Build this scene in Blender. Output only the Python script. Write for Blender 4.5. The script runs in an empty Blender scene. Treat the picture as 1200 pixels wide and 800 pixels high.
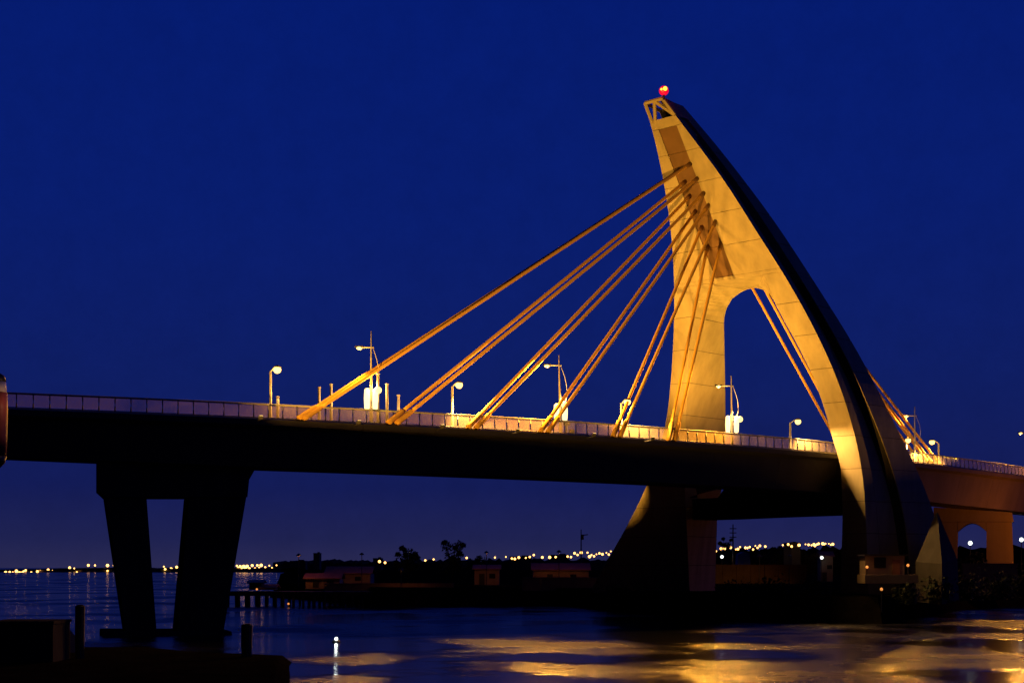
import bpy, bmesh, math, random
from mathutils import Vector, Matrix
R = math.radians
random.seed(7)
S = bpy.context.scene
COL = S.collection

# ------------------------------------------------------------------ camera, sky, exposure
F, CX, HY, EYE = 1500.0, 600.0, 662.0, 6.0      # focal length and horizon of a 1200 x 800 view; eye height above the water
cam = bpy.data.cameras.new('camera'); cam.sensor_width = 36; cam.lens = 45.0
cam.shift_y = (HY - 400) / 1200.0
cam.clip_start = 0.5; cam.clip_end = 8000
co = bpy.data.objects.new('camera', cam); COL.objects.link(co)
co.location = (0, 0, EYE); co.rotation_euler = (R(90), 0, 0)
S.camera = co
S.view_settings.view_transform = 'Standard'; S.view_settings.look = 'None'
S.view_settings.exposure = 0.0; S.view_settings.gamma = 1.0

W = bpy.data.worlds.new('World'); S.world = W; W.use_nodes = True
nt = W.node_tree; nt.nodes.clear()
def N(tree, t, **kw):
    n = tree.nodes.new(t)
    for k, v in kw.items(): setattr(n, k, v)
    return n
wo = N(nt, 'ShaderNodeOutputWorld'); bg = N(nt, 'ShaderNodeBackground')
tc = N(nt, 'ShaderNodeTexCoord'); sx = N(nt, 'ShaderNodeSeparateXYZ')
nt.links.new(tc.outputs['Generated'], sx.inputs[0])
rp = N(nt, 'ShaderNodeValToRGB')
nt.links.new(sx.outputs['Z'], rp.inputs[0])
cr = rp.color_ramp
STOPS = [(0.0, (0.022, 0.022, 0.080)), (0.02, (0.0125, 0.0155, 0.080)), (0.06, (0.0056, 0.0105, 0.090)), (0.14, (0.0040, 0.0120, 0.122)),
         (0.26, (0.0024, 0.0120, 0.152)), (0.40, (0.0014, 0.0110, 0.158)), (1.0, (0.0006, 0.004, 0.06))]
cr.elements[0].position = 0; cr.elements[0].color = (*STOPS[0][1], 1)
cr.elements[1].position = 1; cr.elements[1].color = (*STOPS[-1][1], 1)
for p, c in STOPS[1:-1]:
    e = cr.elements.new(p); e.color = (*c, 1)
# the last light of dusk lies ahead; the sky behind the camera is already night
mr = N(nt, 'ShaderNodeMapRange', interpolation_type='SMOOTHSTEP')
dp = N(nt, 'ShaderNodeVectorMath', operation='DOT_PRODUCT'); dp.inputs[1].default_value = (.7, .714, 0)
nt.links.new(tc.outputs['Generated'], dp.inputs[0]); nt.links.new(dp.outputs['Value'], mr.inputs[0])
mr.inputs[1].default_value = -0.22; mr.inputs[2].default_value = 0.38; mr.inputs[3].default_value = 0.03; mr.inputs[4].default_value = 1.0
mx = N(nt, 'ShaderNodeVectorMath', operation='SCALE')
nt.links.new(rp.outputs[0], mx.inputs[0]); nt.links.new(mr.outputs[0], mx.inputs['Scale'])
sk = N(nt, 'ShaderNodeTexSky', sky_type='NISHITA'); sk.sun_disc = False
sk.sun_elevation = R(-5); sk.sun_rotation = R(20)
sm = N(nt, 'ShaderNodeVectorMath', operation='SCALE'); sm.inputs['Scale'].default_value = 0.01
nt.links.new(sk.outputs[0], sm.inputs[0])
ad = N(nt, 'ShaderNodeVectorMath', operation='ADD')
nt.links.new(mx.outputs[0], ad.inputs[0]); nt.links.new(sm.outputs[0], ad.inputs[1])
nt.links.new(ad.outputs[0], bg.inputs[0]); bg.inputs[1].default_value = 1.0
skn = N(nt, 'ShaderNodeTexNoise'); skn.inputs['Scale'].default_value = 36; skn.inputs['Detail'].default_value = 9; skn.inputs['Roughness'].default_value = .75
skr = N(nt, 'ShaderNodeMapRange'); skr.inputs[1].default_value = .3; skr.inputs[2].default_value = .7; skr.inputs[3].default_value = .93; skr.inputs[4].default_value = 1.07
nt.links.new(tc.outputs['Generated'], skn.inputs[0]); nt.links.new(skn.outputs[0], skr.inputs[0])
skm = N(nt, 'ShaderNodeVectorMath', operation='SCALE'); nt.links.new(ad.outputs[0], skm.inputs[0]); nt.links.new(skr.outputs[0], skm.inputs['Scale']); nt.links.new(skm.outputs[0], bg.inputs[0])
nt.links.new(bg.outputs[0], wo.inputs[0])

# ------------------------------------------------------------------ materials
def mat(name, col, rough=0.8, metal=0.0, var=0.25, scale=0.6, bump=0.0, bscale=6.0, stretch=(1, 1, 1), emit=None, estr=0.0, sample=True):
    m = bpy.data.materials.new(name); m.use_nodes = True
    t = m.node_tree; b = t.nodes['Principled BSDF']
    b.inputs['Roughness'].default_value = rough; b.inputs['Metallic'].default_value = metal
    tc = N(t, 'ShaderNodeTexCoord'); mp = N(t, 'ShaderNodeMapping'); mp.inputs['Scale'].default_value = stretch
    t.links.new(tc.outputs['Object'], mp.inputs[0])
    if var > 0:
        nz = N(t, 'ShaderNodeTexNoise'); nz.inputs['Scale'].default_value = scale; nz.inputs['Detail'].default_value = 7; nz.inputs['Roughness'].default_value = 0.62
        t.links.new(mp.outputs[0], nz.inputs[0])
        r = N(t, 'ShaderNodeMapRange'); r.inputs[1].default_value = 0.25; r.inputs[2].default_value = 0.75
        r.inputs[3].default_value = 1 - var; r.inputs[4].default_value = 1 + var
        t.links.new(nz.outputs[0], r.inputs[0])
        mm = N(t, 'ShaderNodeVectorMath', operation='SCALE'); mm.inputs[0].default_value = col
        t.links.new(r.outputs[0], mm.inputs['Scale']); t.links.new(mm.outputs[0], b.inputs['Base Color'])
    else:
        b.inputs['Base Color'].default_value = (*col, 1)
    if bump > 0:
        bz = N(t, 'ShaderNodeTexNoise'); bz.inputs['Scale'].default_value = bscale; bz.inputs['Detail'].default_value = 5
        t.links.new(mp.outputs[0], bz.inputs[0])
        bp = N(t, 'ShaderNodeBump'); bp.inputs['Strength'].default_value = bump; bp.inputs['Distance'].default_value = 0.1
        t.links.new(bz.outputs[0], bp.inputs['Height']); t.links.new(bp.outputs[0], b.inputs['Normal'])
    if rough >= .9: b.inputs['Specular IOR Level'].default_value = 0.0
    if emit:
        b.inputs['Emission Color'].default_value = (*emit, 1); b.inputs['Emission Strength'].default_value = estr
        if not sample: m.cycles.emission_sampling = 'NONE'
    return m
M = {}
M['tower'] = mat('pale_concrete', (0.44, 0.37, 0.26), 0.75, var=0.24, scale=0.7, bump=0.15, bscale=3, stretch=(1, 1, .16))
M['recess'] = mat('brown_steel_panel', (0.17, 0.085, 0.04), 0.6, var=0.2, scale=0.5)
M['girder'] = mat('shade_dark_girder', (0.035, 0.033, 0.032), 0.75, var=0.25, scale=0.4, stretch=(1, 1, .3))  # near-black base: the unlit side of the left span put into the colour
M['pier'] = mat('shade_dark_pier_concrete', (0.045, 0.042, 0.04), 0.9, var=0.35, scale=0.5, bump=0.3, stretch=(1, 1, .3))  # concrete darkened in its base colour to stand for night shade
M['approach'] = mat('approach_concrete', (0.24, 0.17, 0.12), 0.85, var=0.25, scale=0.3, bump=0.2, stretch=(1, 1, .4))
M['buttress'] = mat('grey_buttress_concrete', (0.085, 0.078, 0.085), 0.92, var=0.25, scale=0.8, stretch=(1, 1, .3))
M['darkwall'] = mat('red_brown_wall', (0.06, 0.034, 0.024), 0.92, var=0.35, scale=0.5)
M['kerb'] = mat('pale_kerb', (0.6, 0.58, 0.53), 0.7, var=0.1)
M['asphalt'] = mat('deck_asphalt', (0.05, 0.05, 0.05), 0.9, var=0.2)
M['rail'] = mat('painted_rail_steel', (0.38, 0.36, 0.33), 0.5, metal=0.2, var=0.1)
M['railpost'] = mat('dark_rail_post', (0.10, 0.095, 0.09), 0.5, metal=0.2, var=0.1)
pm_ = bpy.data.materials.new('frosted_panel'); pm_.use_nodes = True
t = pm_.node_tree; t.nodes.clear()
o_ = N(t, 'ShaderNodeOutputMaterial'); tr = N(t, 'ShaderNodeBsdfTransparent'); tl = N(t, 'ShaderNodeBsdfTranslucent'); df = N(t, 'ShaderNodeBsdfDiffuse')
ma = N(t, 'ShaderNodeMixShader'); mb_ = N(t, 'ShaderNodeMixShader')
tcx = N(t, 'ShaderNodeTexCoord'); nx = N(t, 'ShaderNodeTexNoise'); nx.inputs['Scale'].default_value = 1.6; nx.inputs['Detail'].default_value = 5
rx = N(t, 'ShaderNodeMapRange'); rx.inputs[3].default_value = .16; rx.inputs[4].default_value = .36
t.links.new(tcx.outputs['Object'], nx.inputs[0]); t.links.new(nx.outputs[0], rx.inputs[0]); t.links.new(rx.outputs[0], mb_.inputs[0])
tl.inputs[0].default_value = (.85, .68, .40, 1); df.inputs[0].default_value = (.65, .55, .36, 1); ma.inputs[0].default_value = .35
t.links.new(tl.outputs[0], ma.inputs[1]); t.links.new(df.outputs[0], ma.inputs[2])
t.links.new(tr.outputs[0], mb_.inputs[1]); t.links.new(ma.outputs[0], mb_.inputs[2]); t.links.new(mb_.outputs[0], o_.inputs[0])
M['panel'] = pm_
M['cable'] = mat('cable_sheath', (0.78, 0.46, 0.11), 0.95, var=0.05, scale=.15)
M['steel'] = mat('white_pole_steel', (0.62, 0.60, 0.56), 0.4, metal=0.1, var=0.06)
M['darksteel'] = mat('dark_steel', (0.04, 0.04, 0.045), 0.5, metal=0.3, var=0.1)
M['wood'] = mat('wet_timber', (0.045, 0.035, 0.03), 0.85, var=0.4, scale=1.5, bump=0.5, stretch=(1, 1, .2))
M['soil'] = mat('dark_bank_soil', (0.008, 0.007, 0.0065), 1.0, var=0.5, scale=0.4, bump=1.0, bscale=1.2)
M['roof'] = mat('rusty_roof_sheet', (0.28, 0.12, 0.07), 0.7, var=0.35, scale=0.8)
M['wall'] = mat('stained_render_wall', (0.30, 0.22, 0.17), 0.85, var=0.3, scale=0.6)
M['quay'] = mat('quay_concrete', (0.22, 0.17, 0.14), 0.9, var=0.35, scale=0.3)
M['foliage'] = mat('night_foliage', (0.035, 0.05, 0.025), 0.8, var=0.4, scale=0.7)
M['bark'] = mat('bark', (0.06, 0.045, 0.035), 0.9, var=0.4, scale=2)
M['hill'] = mat('far_hill', (0.05, 0.06, 0.05), 0.95, var=0.3, scale=0.02)
M['cladding'] = mat('distant_cladding', (0.12, 0.12, 0.13), 0.9, var=0.2, scale=0.1)
M['glassdark'] = mat('dark_window', (0.02, 0.02, 0.025), 0.15, var=0)
M['lantern'] = mat('red_lantern_skin', (0.42, 0.10, 0.05), 0.5, var=0.3, scale=3)
M['white'] = mat('white_band', (0.75, 0.72, 0.68), 0.5, var=0.1, scale=3)
M['lamp'] = mat('street_lamp_glow', (0.8, 0.7, 0.5), 0.4, var=0, emit=(1.0, 0.64, 0.18), estr=2.6, sample=False)
M['tube'] = mat('lantern_tube_glow', (0.8, 0.7, 0.5), 0.4, var=0, emit=(1.0, 0.78, 0.36), estr=1.9, sample=False)
M['flood'] = mat('floodlight_glow', (0.8, 0.7, 0.5), 0.4, var=0, emit=(1.0, 0.70, 0.22), estr=2.0, sample=False)
M['redlamp'] = mat('beacon_red_glow', (0.25, 0.0, 0.01), 0.4, var=0, emit=(0.85, 0.003, 0.035), estr=1.0, sample=False)
M['yellowlamp'] = mat('beacon_bulb_glow', (0.8, 0.6, 0.1), 0.4, var=0, emit=(1.0, 0.62, 0.05), estr=2.2, sample=False)
M['town'] = mat('town_lamp_glow', (0.8, 0.6, 0.3), 0.4, var=0, emit=(1.0, 0.47, 0.11), estr=5.0, sample=False)
M['townwhite'] = mat('town_white_glow', (0.8, 0.8, 0.7), 0.4, var=0, emit=(0.85, 0.95, 0.9), estr=3.0, sample=False)
M['dimlamp'] = mat('dim_sodium_glow', (0.8, 0.5, 0.2), 0.4, var=0, emit=(1.0, 0.33, 0.07), estr=0.9, sample=False)
M['blue'] = mat('blue_tarpaulin', (0.03, 0.06, 0.35), 0.6, var=0.2)

# ------------------------------------------------------------------ helpers
def at(x, y, Y):
    """point of the place seen at pixel (x, y) of the photograph, Y metres ahead"""
    return Vector(((x - CX) * Y / F, Y, EYE + (HY - y) * Y / F))
def px(p):
    return CX + F * p[0] / p[1], HY - F * (p[2] - EYE) / p[1]
class MB:
    def __init__(s): s.v = []; s.f = []; s.m = []
    def add(s, vs, fs, mi=0):
        o = len(s.v); s.v += [tuple(p) for p in vs]
        for f in fs: s.f.append([i + o for i in f]); s.m.append(mi)
        return s
    def box(s, c, size, rz=0, mi=0):
        x, y, z = [k / 2 for k in size]; ca, sa = math.cos(rz), math.sin(rz)
        vs = [(c[0] + a * x * ca - b * y * sa, c[1] + a * x * sa + b * y * ca, c[2] + d * z) for a in (-1, 1) for b in (-1, 1) for d in (-1, 1)]
        return s.add(vs, [(0, 1, 3, 2), (4, 6, 7, 5), (0, 4, 5, 1), (2, 3, 7, 6), (0, 2, 6, 4), (1, 5, 7, 3)], mi)
    def tube(s, pts, r, n=8, mi=0, cap=True):
        """tube along points; r is a number or one radius per point"""
        pts = [Vector(p) for p in pts]; k = len(pts)
        rs = r if isinstance(r, (list, tuple)) else [r] * k
        rings = []
        for i, p in enumerate(pts):
            t = (pts[min(i + 1, k - 1)] - pts[max(i - 1, 0)]).normalized()
            a = t.cross(Vector((0, 0, 1)))
            if a.length < 1e-3: a = Vector((1, 0, 0))
            a.normalize(); b = a.cross(t)
            rings.append([p + (a * math.cos(2 * math.pi * j / n) + b * math.sin(2 * math.pi * j / n)) * rs[i] for j in range(n)])
        vs = [v for q in rings for v in q]; fs = []
        for i in range(k - 1):
            for j in range(n):
                fs.append((i * n + j, i * n + (j + 1) % n, (i + 1) * n + (j + 1) % n, (i + 1) * n + j))
        if cap: fs += [tuple(range(n))[::-1], tuple(range((k - 1) * n, k * n))]
        return s.add(vs, fs, mi)
    def ball(s, c, r, n=10, m=6, mi=0, sz=1.0):
        pts = [(c[0], c[1], c[2] - r * sz * math.cos(math.pi * i / m)) for i in range(m + 1)]
        rs = [max(r * math.sin(math.pi * i / m), r * 0.02) for i in range(m + 1)]
        return s.tube(pts, rs, n, mi)
    def loft(s, rings, mi=0):
        n = len(rings[0]); vs = [v for q in rings for v in q]; fs = []
        for i in range(len(rings) - 1):
            for j in range(n):
                fs.append((i * n + j, i * n + (j + 1) % n, (i + 1) * n + (j + 1) % n, (i + 1) * n + j))
        fs += [tuple(range(n))[::-1], tuple(range((len(rings) - 1) * n, len(rings) * n))]
        return s.add(vs, fs, mi)
    def prism(s, poly, off, mi=0):
        off = Vector(off)
        return s.loft([[Vector(p) for p in poly], [Vector(p) + off for p in poly]], mi)
    def mesh(s, name, mats, smooth=False):
        me = bpy.data.meshes.new(name); me.from_pydata(s.v, [], s.f)
        for m in (mats if isinstance(mats, (list, tuple)) else [mats]): me.materials.append(m)
        me.polygons.foreach_set('material_index', s.m)
        bm = bmesh.new(); bm.from_mesh(me); bmesh.ops.recalc_face_normals(bm, faces=bm.faces); bm.to_mesh(me); bm.free()
        if smooth: me.polygons.foreach_set('use_smooth', [True] * len(me.polygons))
        me.update(); return me
    def build(s, name, mats, parent=None, smooth=False, origin=None):
        """link as one object; origin (world) becomes the object's own origin"""
        o = Vector(origin) if origin is not None else None
        if o is None and parent is not None: o = Vector(parent.location)
        if o is not None: s.v = [(p[0] - o[0], p[1] - o[1], p[2] - o[2]) for p in s.v]
        ob = bpy.data.objects.new(name, s.mesh(name, mats, smooth)); COL.objects.link(ob)
        if parent is not None:
            ob.parent = parent
        elif o is not None: ob.location = o
        return ob
def tag(o, label=None, cat=None, group=None, kind=None):
    for k, v in (('label', label), ('category', cat), ('group', group), ('kind', kind)):
        if v: o[k] = v
    return o
def empty(name, loc, label, cat, group=None):
    o = bpy.data.objects.new(name, None); COL.objects.link(o); o.location = loc; o.empty_display_size = 0.3
    return tag(o, label, cat, group)
def dup(o, parent=None):
    c = o.copy(); COL.objects.link(c)
    if parent is not None: c.parent = parent
    for ch in list(o.children): dup(ch, c)
    return c
def inst(name, me, parent, loc, rot=(0, 0, 0), scale=(1, 1, 1)):
    o = bpy.data.objects.new(name, me); COL.objects.link(o); o.parent = parent
    o.location = Vector(loc) - parent.location; o.rotation_euler = rot; o.scale = scale
    return o
def light(name, kind, loc, power, col, parent=None, size=0.25, aim=None, cone=60, blend=0.5):
    l = bpy.data.lights.new(name, kind); l.energy = power; l.color = col; l.shadow_soft_size = size
    o = bpy.data.objects.new(name, l); COL.objects.link(o)
    if kind == 'SPOT':
        l.spot_size = R(cone); l.spot_blend = blend
        o.rotation_euler = (Vector(aim) - Vector(loc)).to_track_quat('-Z', 'Y').to_euler()
    if parent is not None: o.parent = parent; o.location = Vector(loc) - parent.location
    else: o.location = loc
    return o
def lerp(a, b, t): return a + (b - a) * t
ADDED_FLOOD = 270000
SODIUM = (1.0, 0.46, 0.05)
WARM = (1.0, 0.40, 0.04)

# ------------------------------------------------------------------ water, land, far shore
wb = MB(); wb.add([(-2500, -60, 0), (2500, -60, 0), (2500, 3000, 0), (-2500, 3000, 0)], [(0, 1, 2, 3)])
wm = bpy.data.materials.new('river_water'); wm.use_nodes = True
t = wm.node_tree; b = t.nodes['Principled BSDF']
b.inputs['Base Color'].default_value = (0.003, 0.004, 0.010, 1); rr = N(t, 'ShaderNodeMapRange'); b.inputs['IOR'].default_value = 1.33
tcw = N(t, 'ShaderNodeTexCoord'); mp = N(t, 'ShaderNodeMapping'); mp.inputs['Scale'].default_value = (0.35, 1.0, 1)
t.links.new(tcw.outputs['Object'], mp.inputs[0])
n1 = N(t, 'ShaderNodeTexNoise'); n1.inputs['Scale'].default_value = 0.95; n1.inputs['Detail'].default_value = 6; n1.inputs['Roughness'].default_value = 0.6
n2 = N(t, 'ShaderNodeTexNoise'); n2.inputs['Scale'].default_value = 0.055; n2.inputs['Detail'].default_value = 5
t.links.new(mp.outputs[0], n1.inputs[0]); mp2 = N(t, 'ShaderNodeMapping'); mp2.inputs['Scale'].default_value = (1.1, 1.0, 1); mp2.inputs['Location'].default_value = (13, 4, 0)
t.links.new(tcw.outputs['Object'], mp2.inputs[0]); t.links.new(mp2.outputs[0], n2.inputs[0])
mrw = N(t, 'ShaderNodeMapRange'); mrw.inputs[1].default_value = 0.45; mrw.inputs[2].default_value = 0.66; mrw.inputs[3].default_value = 0.06; mrw.inputs[4].default_value = 1.0
t.links.new(n2.outputs[0], mrw.inputs[0])
rr.inputs[1].default_value = .48; rr.inputs[2].default_value = .64; rr.inputs[3].default_value = .12; rr.inputs[4].default_value = .36
t.links.new(n2.outputs[0], rr.inputs[0]); t.links.new(rr.outputs[0], b.inputs['Roughness'])
mu = N(t, 'ShaderNodeMath', operation='MULTIPLY'); t.links.new(n1.outputs[0], mu.inputs[0]); t.links.new(mrw.outputs[0], mu.inputs[1])
bp = N(t, 'ShaderNodeBump'); bp.inputs['Strength'].default_value = 1.0; bp.inputs['Distance'].default_value = 0.6
t.links.new(mu.outputs[0], bp.inputs['Height']); t.links.new(bp.outputs[0], b.inputs['Normal'])
tag(wb.build('river_water', wm), kind='structure')

def terrain(name, outline, z_edge, z_in, inset, m, jitter=0.0, cen=None):
    """a land mass: shore ring at z_edge (below the water), inner ring at z_in, closed by a fan"""
    b = MB(); n = len(outline); c = Vector(cen) if cen else sum((Vector(p) for p in outline), Vector((0, 0))) / n
    outer, inner = [], []
    for p in outline:
        p = Vector(p); d = (c - p); L = d.length; q = p + d / L * min(inset, L * .4)
        outer.append((p.x, p.y, z_edge)); inner.append((q.x + random.uniform(-jitter, jitter), q.y + random.uniform(-jitter, jitter), z_in + random.uniform(-jitter, jitter) * .3))
    vs = outer + inner + [(c.x, c.y, z_in)]
    fs = [(i, (i + 1) % n, n + (i + 1) % n, n + i) for i in range(n)] + [(n + i, n + (i + 1) % n, 2 * n) for i in range(n)]
    b.add(vs, fs); return tag(b.build(name, m), kind='structure')
def dense(poly, step):
    out = []
    for i in range(len(poly)):
        a, c = Vector(poly[i]), Vector(poly[(i + 1) % len(poly)]); k = max(1, int((c - a).length / step))
        out += [a.lerp(c, j / k) for j in range(k)]
    return out
def shore(x, y): p = at(x, y, F * EYE / (y - HY)); return (p.x, p.y)
# the quay and headland on which the tower stands, with its shoreline as seen across the water
HEAD = [shore(*q) for q in ((430, 711), (520, 710), (640, 709), (700, 713), (745, 719), (800, 724), (860, 727), (950, 729), (1035, 731), (1090, 722), (1140, 713), (1200, 710), (1330, 708))]
HEAD += [(170, 210), (330, 500), (420, 950), (-160, 950), (-95, 520), (-46, 240), (-24, 196)]
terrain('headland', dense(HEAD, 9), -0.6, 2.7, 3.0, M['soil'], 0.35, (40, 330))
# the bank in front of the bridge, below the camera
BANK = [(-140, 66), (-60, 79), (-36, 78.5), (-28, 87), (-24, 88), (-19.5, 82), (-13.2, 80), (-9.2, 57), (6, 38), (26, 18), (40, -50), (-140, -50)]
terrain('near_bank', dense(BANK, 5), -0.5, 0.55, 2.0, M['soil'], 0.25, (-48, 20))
# far shore: low dark hills with a ragged top
def ridge(name, pts, depth, m, n=90, rough=0.25):
    b = MB(); A = []
    for i in range(n + 1):
        f = i / n * (len(pts) - 1); k = min(int(f), len(pts) - 2); u = f - k
        x = lerp(pts[k][0], pts[k + 1][0], u); y = lerp(pts[k][1], pts[k + 1][1], u); Y = lerp(pts[k][2], pts[k + 1][2], u)
        p = at(x, y, Y); h = max(p.z, 0.4) * random.uniform(1 - rough, 1 + rough)
        A.append((p.x, Y, h))
    vs = []; fs = []
    for x, Y, h in A: vs += [(x, Y - 8, -0.5), (x, Y, h * .8), (x, Y + depth * .3, h), (x, Y + depth, -0.5)]
    for i in range(n):
        for j in range(3): fs.append((i * 4 + j, i * 4 + 4 + j, i * 4 + 5 + j, i * 4 + 1 + j))
    b.add(vs, fs); return tag(b.build(name, m), kind='structure')
ridge('far_shore', [(-400, 667, 1180), (0, 667, 1150), (130, 665, 1120), (330, 665, 1100)], 200, M['hill'])
ridge('far_hills', [(320, 658, 1400), (372, 656, 1380), (430, 657, 1350), (520, 655, 1300), (600, 655, 1250), (690, 654, 1200), (760, 655, 1200), (820, 650, 1200)], 260, M['hill'], 140, 0.2)
ridge('embankment', [(800, 646, 520), (850, 644, 500), (900, 643, 490), (950, 641, 480), (1000, 641, 470), (1100, 640, 430), (1210, 640, 420), (1400, 640, 420)], 60, M['soil'], 120, 0.12)

# ------------------------------------------------------------------ the line of the deck (plan) from its near parapet
ZDECK = EYE + 12.55; ZRAIL = 1.35
NEAR_PX = [(-330, 448.5), (-150, 453.5), (0, 460), (175, 467), (350, 475.3), (560, 487), (700, 495.7), (800, 503), (900, 511.3), (975, 518), (1075, 530), (1200, 547), (1330, 568), (1480, 597)]
raw = [at(x, y, F * (ZDECK + ZRAIL - EYE) / (HY - y)) for x, y in NEAR_PX]
fine = []
for i in range(len(raw) - 1):                       # Catmull-Rom, then smoothing, then even spacing
    p0, p1, p2, p3 = raw[max(i - 1, 0)], raw[i], raw[i + 1], raw[min(i + 2, len(raw) - 1)]
    for k in range(12):
        u = k / 12
        fine.append(0.5 * (2 * p1 + (p2 - p0) * u + (2 * p0 - 5 * p1 + 4 * p2 - p3) * u * u + (3 * p1 - p0 - 3 * p2 + p3) * u ** 3))
fine.append(raw[-1])
fine = [Vector((p.x, p.y)) for p in fine]
for _ in range(60): fine = [fine[0]] + [(fine[i - 1] + 2 * fine[i] + fine[i + 1]) / 4 for i in range(1, len(fine) - 1)] + [fine[-1]]
CUM = [0.0]
for i in range(1, len(fine)): CUM.append(CUM[-1] + (fine[i] - fine[i - 1]).length)
SLEN = CUM[-1]
def path(s, u=0.0):
    """plan point s metres along the deck, u metres in from the near edge, with its tangent"""
    s = min(max(s, 0.01), SLEN - 0.01); i = 0
    while CUM[i + 1] < s: i += 1
    f = (s - CUM[i]) / (CUM[i + 1] - CUM[i]); p = fine[i].lerp(fine[i + 1], f)
    a = (fine[min(i + 1, len(fine) - 1)] - fine[max(i - 1, 0)]).normalized(); c = (fine[min(i + 2, len(fine) - 1)] - fine[i]).normalized()
    tg = a.lerp(c, f).normalized(); nn = Vector((-tg.y, tg.x))
    return p + nn * u, tg, nn
def s_at(x, u=0.0):
    lo, hi = 0, SLEN
    for _ in range(50):
        m = (lo + hi) / 2; p, _t, _n = path(m, u)
        if CX + F * p.x / p.y < x: lo = m
        else: hi = m
    return lo
def deck_pt(s, u, z=0.0):
    p, tg, nn = path(s, u); return Vector((p.x, p.y, ZDECK + z))
DW = 15.9                                            # deck width
def zbot(s):                                        # depth of the girder below the deck
    x = CX + F * path(s)[0].x / path(s)[0].y
    k = [(-400, 8.95), (0, 8.9), (300, 8.55), (760, 8.45), (900, 8.4), (1090, 8.1), (1200, 7.7), (1500, 7.2)]
    for (a, za), (c, zc) in zip(k, k[1:]):
        if x <= c: return EYE + lerp(za, zc, max(0, (x - a) / (c - a)))
    return EYE + k[-1][1]
def girder_ring(s):
    zb = zbot(s); out = []
    for u, z in ((-.55, ZDECK - .02), (-.55, ZDECK - .5), (.1, ZDECK - .75), (1.1, zb), (5.5, zb), (6.3, ZDECK - 1.1), (10.4, ZDECK - 1.1), (10.9, ZDECK - 2.2), (13.6, ZDECK - 2.2), (DW - .1, ZDECK - .75), (DW + .25, ZDECK - .55), (DW + .25, ZDECK - .02)):
        p, _t, _n = path(s, u); out.append((p.x, p.y, z))
    return out
S_TOWER = s_at(985)
bridge = empty('bridge_deck', deck_pt(SLEN / 2, DW / 2), 'long dark curved bridge deck crossing the whole picture on piers', 'bridge')
edges = [0.0]
while edges[-1] < SLEN - 11: edges.append(edges[-1] + 10.0)
edges.append(SLEN)
for a, c in zip(edges, edges[1:]):
    rings = [girder_ring(lerp(a + .015, c - .015, k / 4)) for k in range(5)]
    MB().loft(rings).build('girder_segment', M['approach'] if a > S_TOWER + 4 else M['girder'], bridge)  # unlit left span takes the dark base, lit right span the pale one
def sweep(b, u0, u1, z0, z1, s0, s1, step=2.0):
    n = max(2, int((s1 - s0) / step)); rings = []
    for i in range(n + 1):
        s = lerp(s0, s1, i / n); q = []
        for u, z in ((u0, z0), (u0, z1), (u1, z1), (u1, z0)):
            p, _t, _n = path(s, u); q.append((p.x, p.y, ZDECK + z))
        rings.append(q)
    b.loft(rings); return b
sweep(MB(), .45, DW - .45, -.02, .02, 0, SLEN).build('road_surface', M['asphalt'], bridge)
sweep(MB(), -.1, .3, -.02, .16, 0, SLEN).build('kerb', M['kerb'], bridge)
sweep(MB(), DW - .3, DW + .1, -.02, .16, 0, SLEN).build('kerb', M['kerb'], bridge)

# parapet railings: thin posts, a rounded top rail, and a frosted panel in each bay
def railing(u, label, sgn):
    root = empty('bridge_railing', deck_pt(SLEN / 2, u), label, 'railing', 'railings along the bridge deck')
    n = int(SLEN / 2); rail = [deck_pt(SLEN * i / n, u, ZRAIL) + Vector((0, 0, 0)) for i in range(n + 1)]
    MB().tube(rail, 0.085, 8).build('top_rail', M['rail'], root, True)
    low = [deck_pt(SLEN * i / n, u, .22) for i in range(n + 1)]
    MB().tube(low, 0.04, 6).build('bottom_rail', M['rail'], root, True)
    pm = MB()                                       # a post leaning out at the foot and curving in to the rail
    pm.tube([(0, .06, .1), (0, .10, .5), (0, .07, .9), (0, 0, ZRAIL)], [.07, .06, .055, .05], 6)
    me = pm.mesh('post', M['railpost'], True)
    s = 1.0
    while s < SLEN - 1:
        p, tg, nn = path(s, u)
        inst('post', me, root, (p.x, p.y, ZDECK + .02), (0, 0, math.atan2(tg.y, tg.x) + (math.pi if sgn > 0 else 0)))
        s += 1.27
    a0 = path(SLEN / 2, u); pn = MB()
    if sgn > 0: pn.box((0, 0, .78), (1.15, .012, .98)); pme = pn.mesh('panel', M['panel'])
    else: pn.box((0, 0, .66), (1.25, .09, 1.02)); pme = pn.mesh('panel', M['kerb'])
    s = 1.0 + 1.27 / 2
    while s < SLEN - 1.5:
        p, tg, nn = path(s, u + .03 * sgn)
        inst('panel', pme, root, (p.x, p.y, ZDECK), (0, 0, math.atan2(tg.y, tg.x))); s += 1.27
    return root
railing(0.08, 'near railing of the bridge deck with dark curved posts and frosted infill panels', 1)
railing(DW - .08, 'far railing of the bridge deck, seen through the near one', -1)

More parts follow.
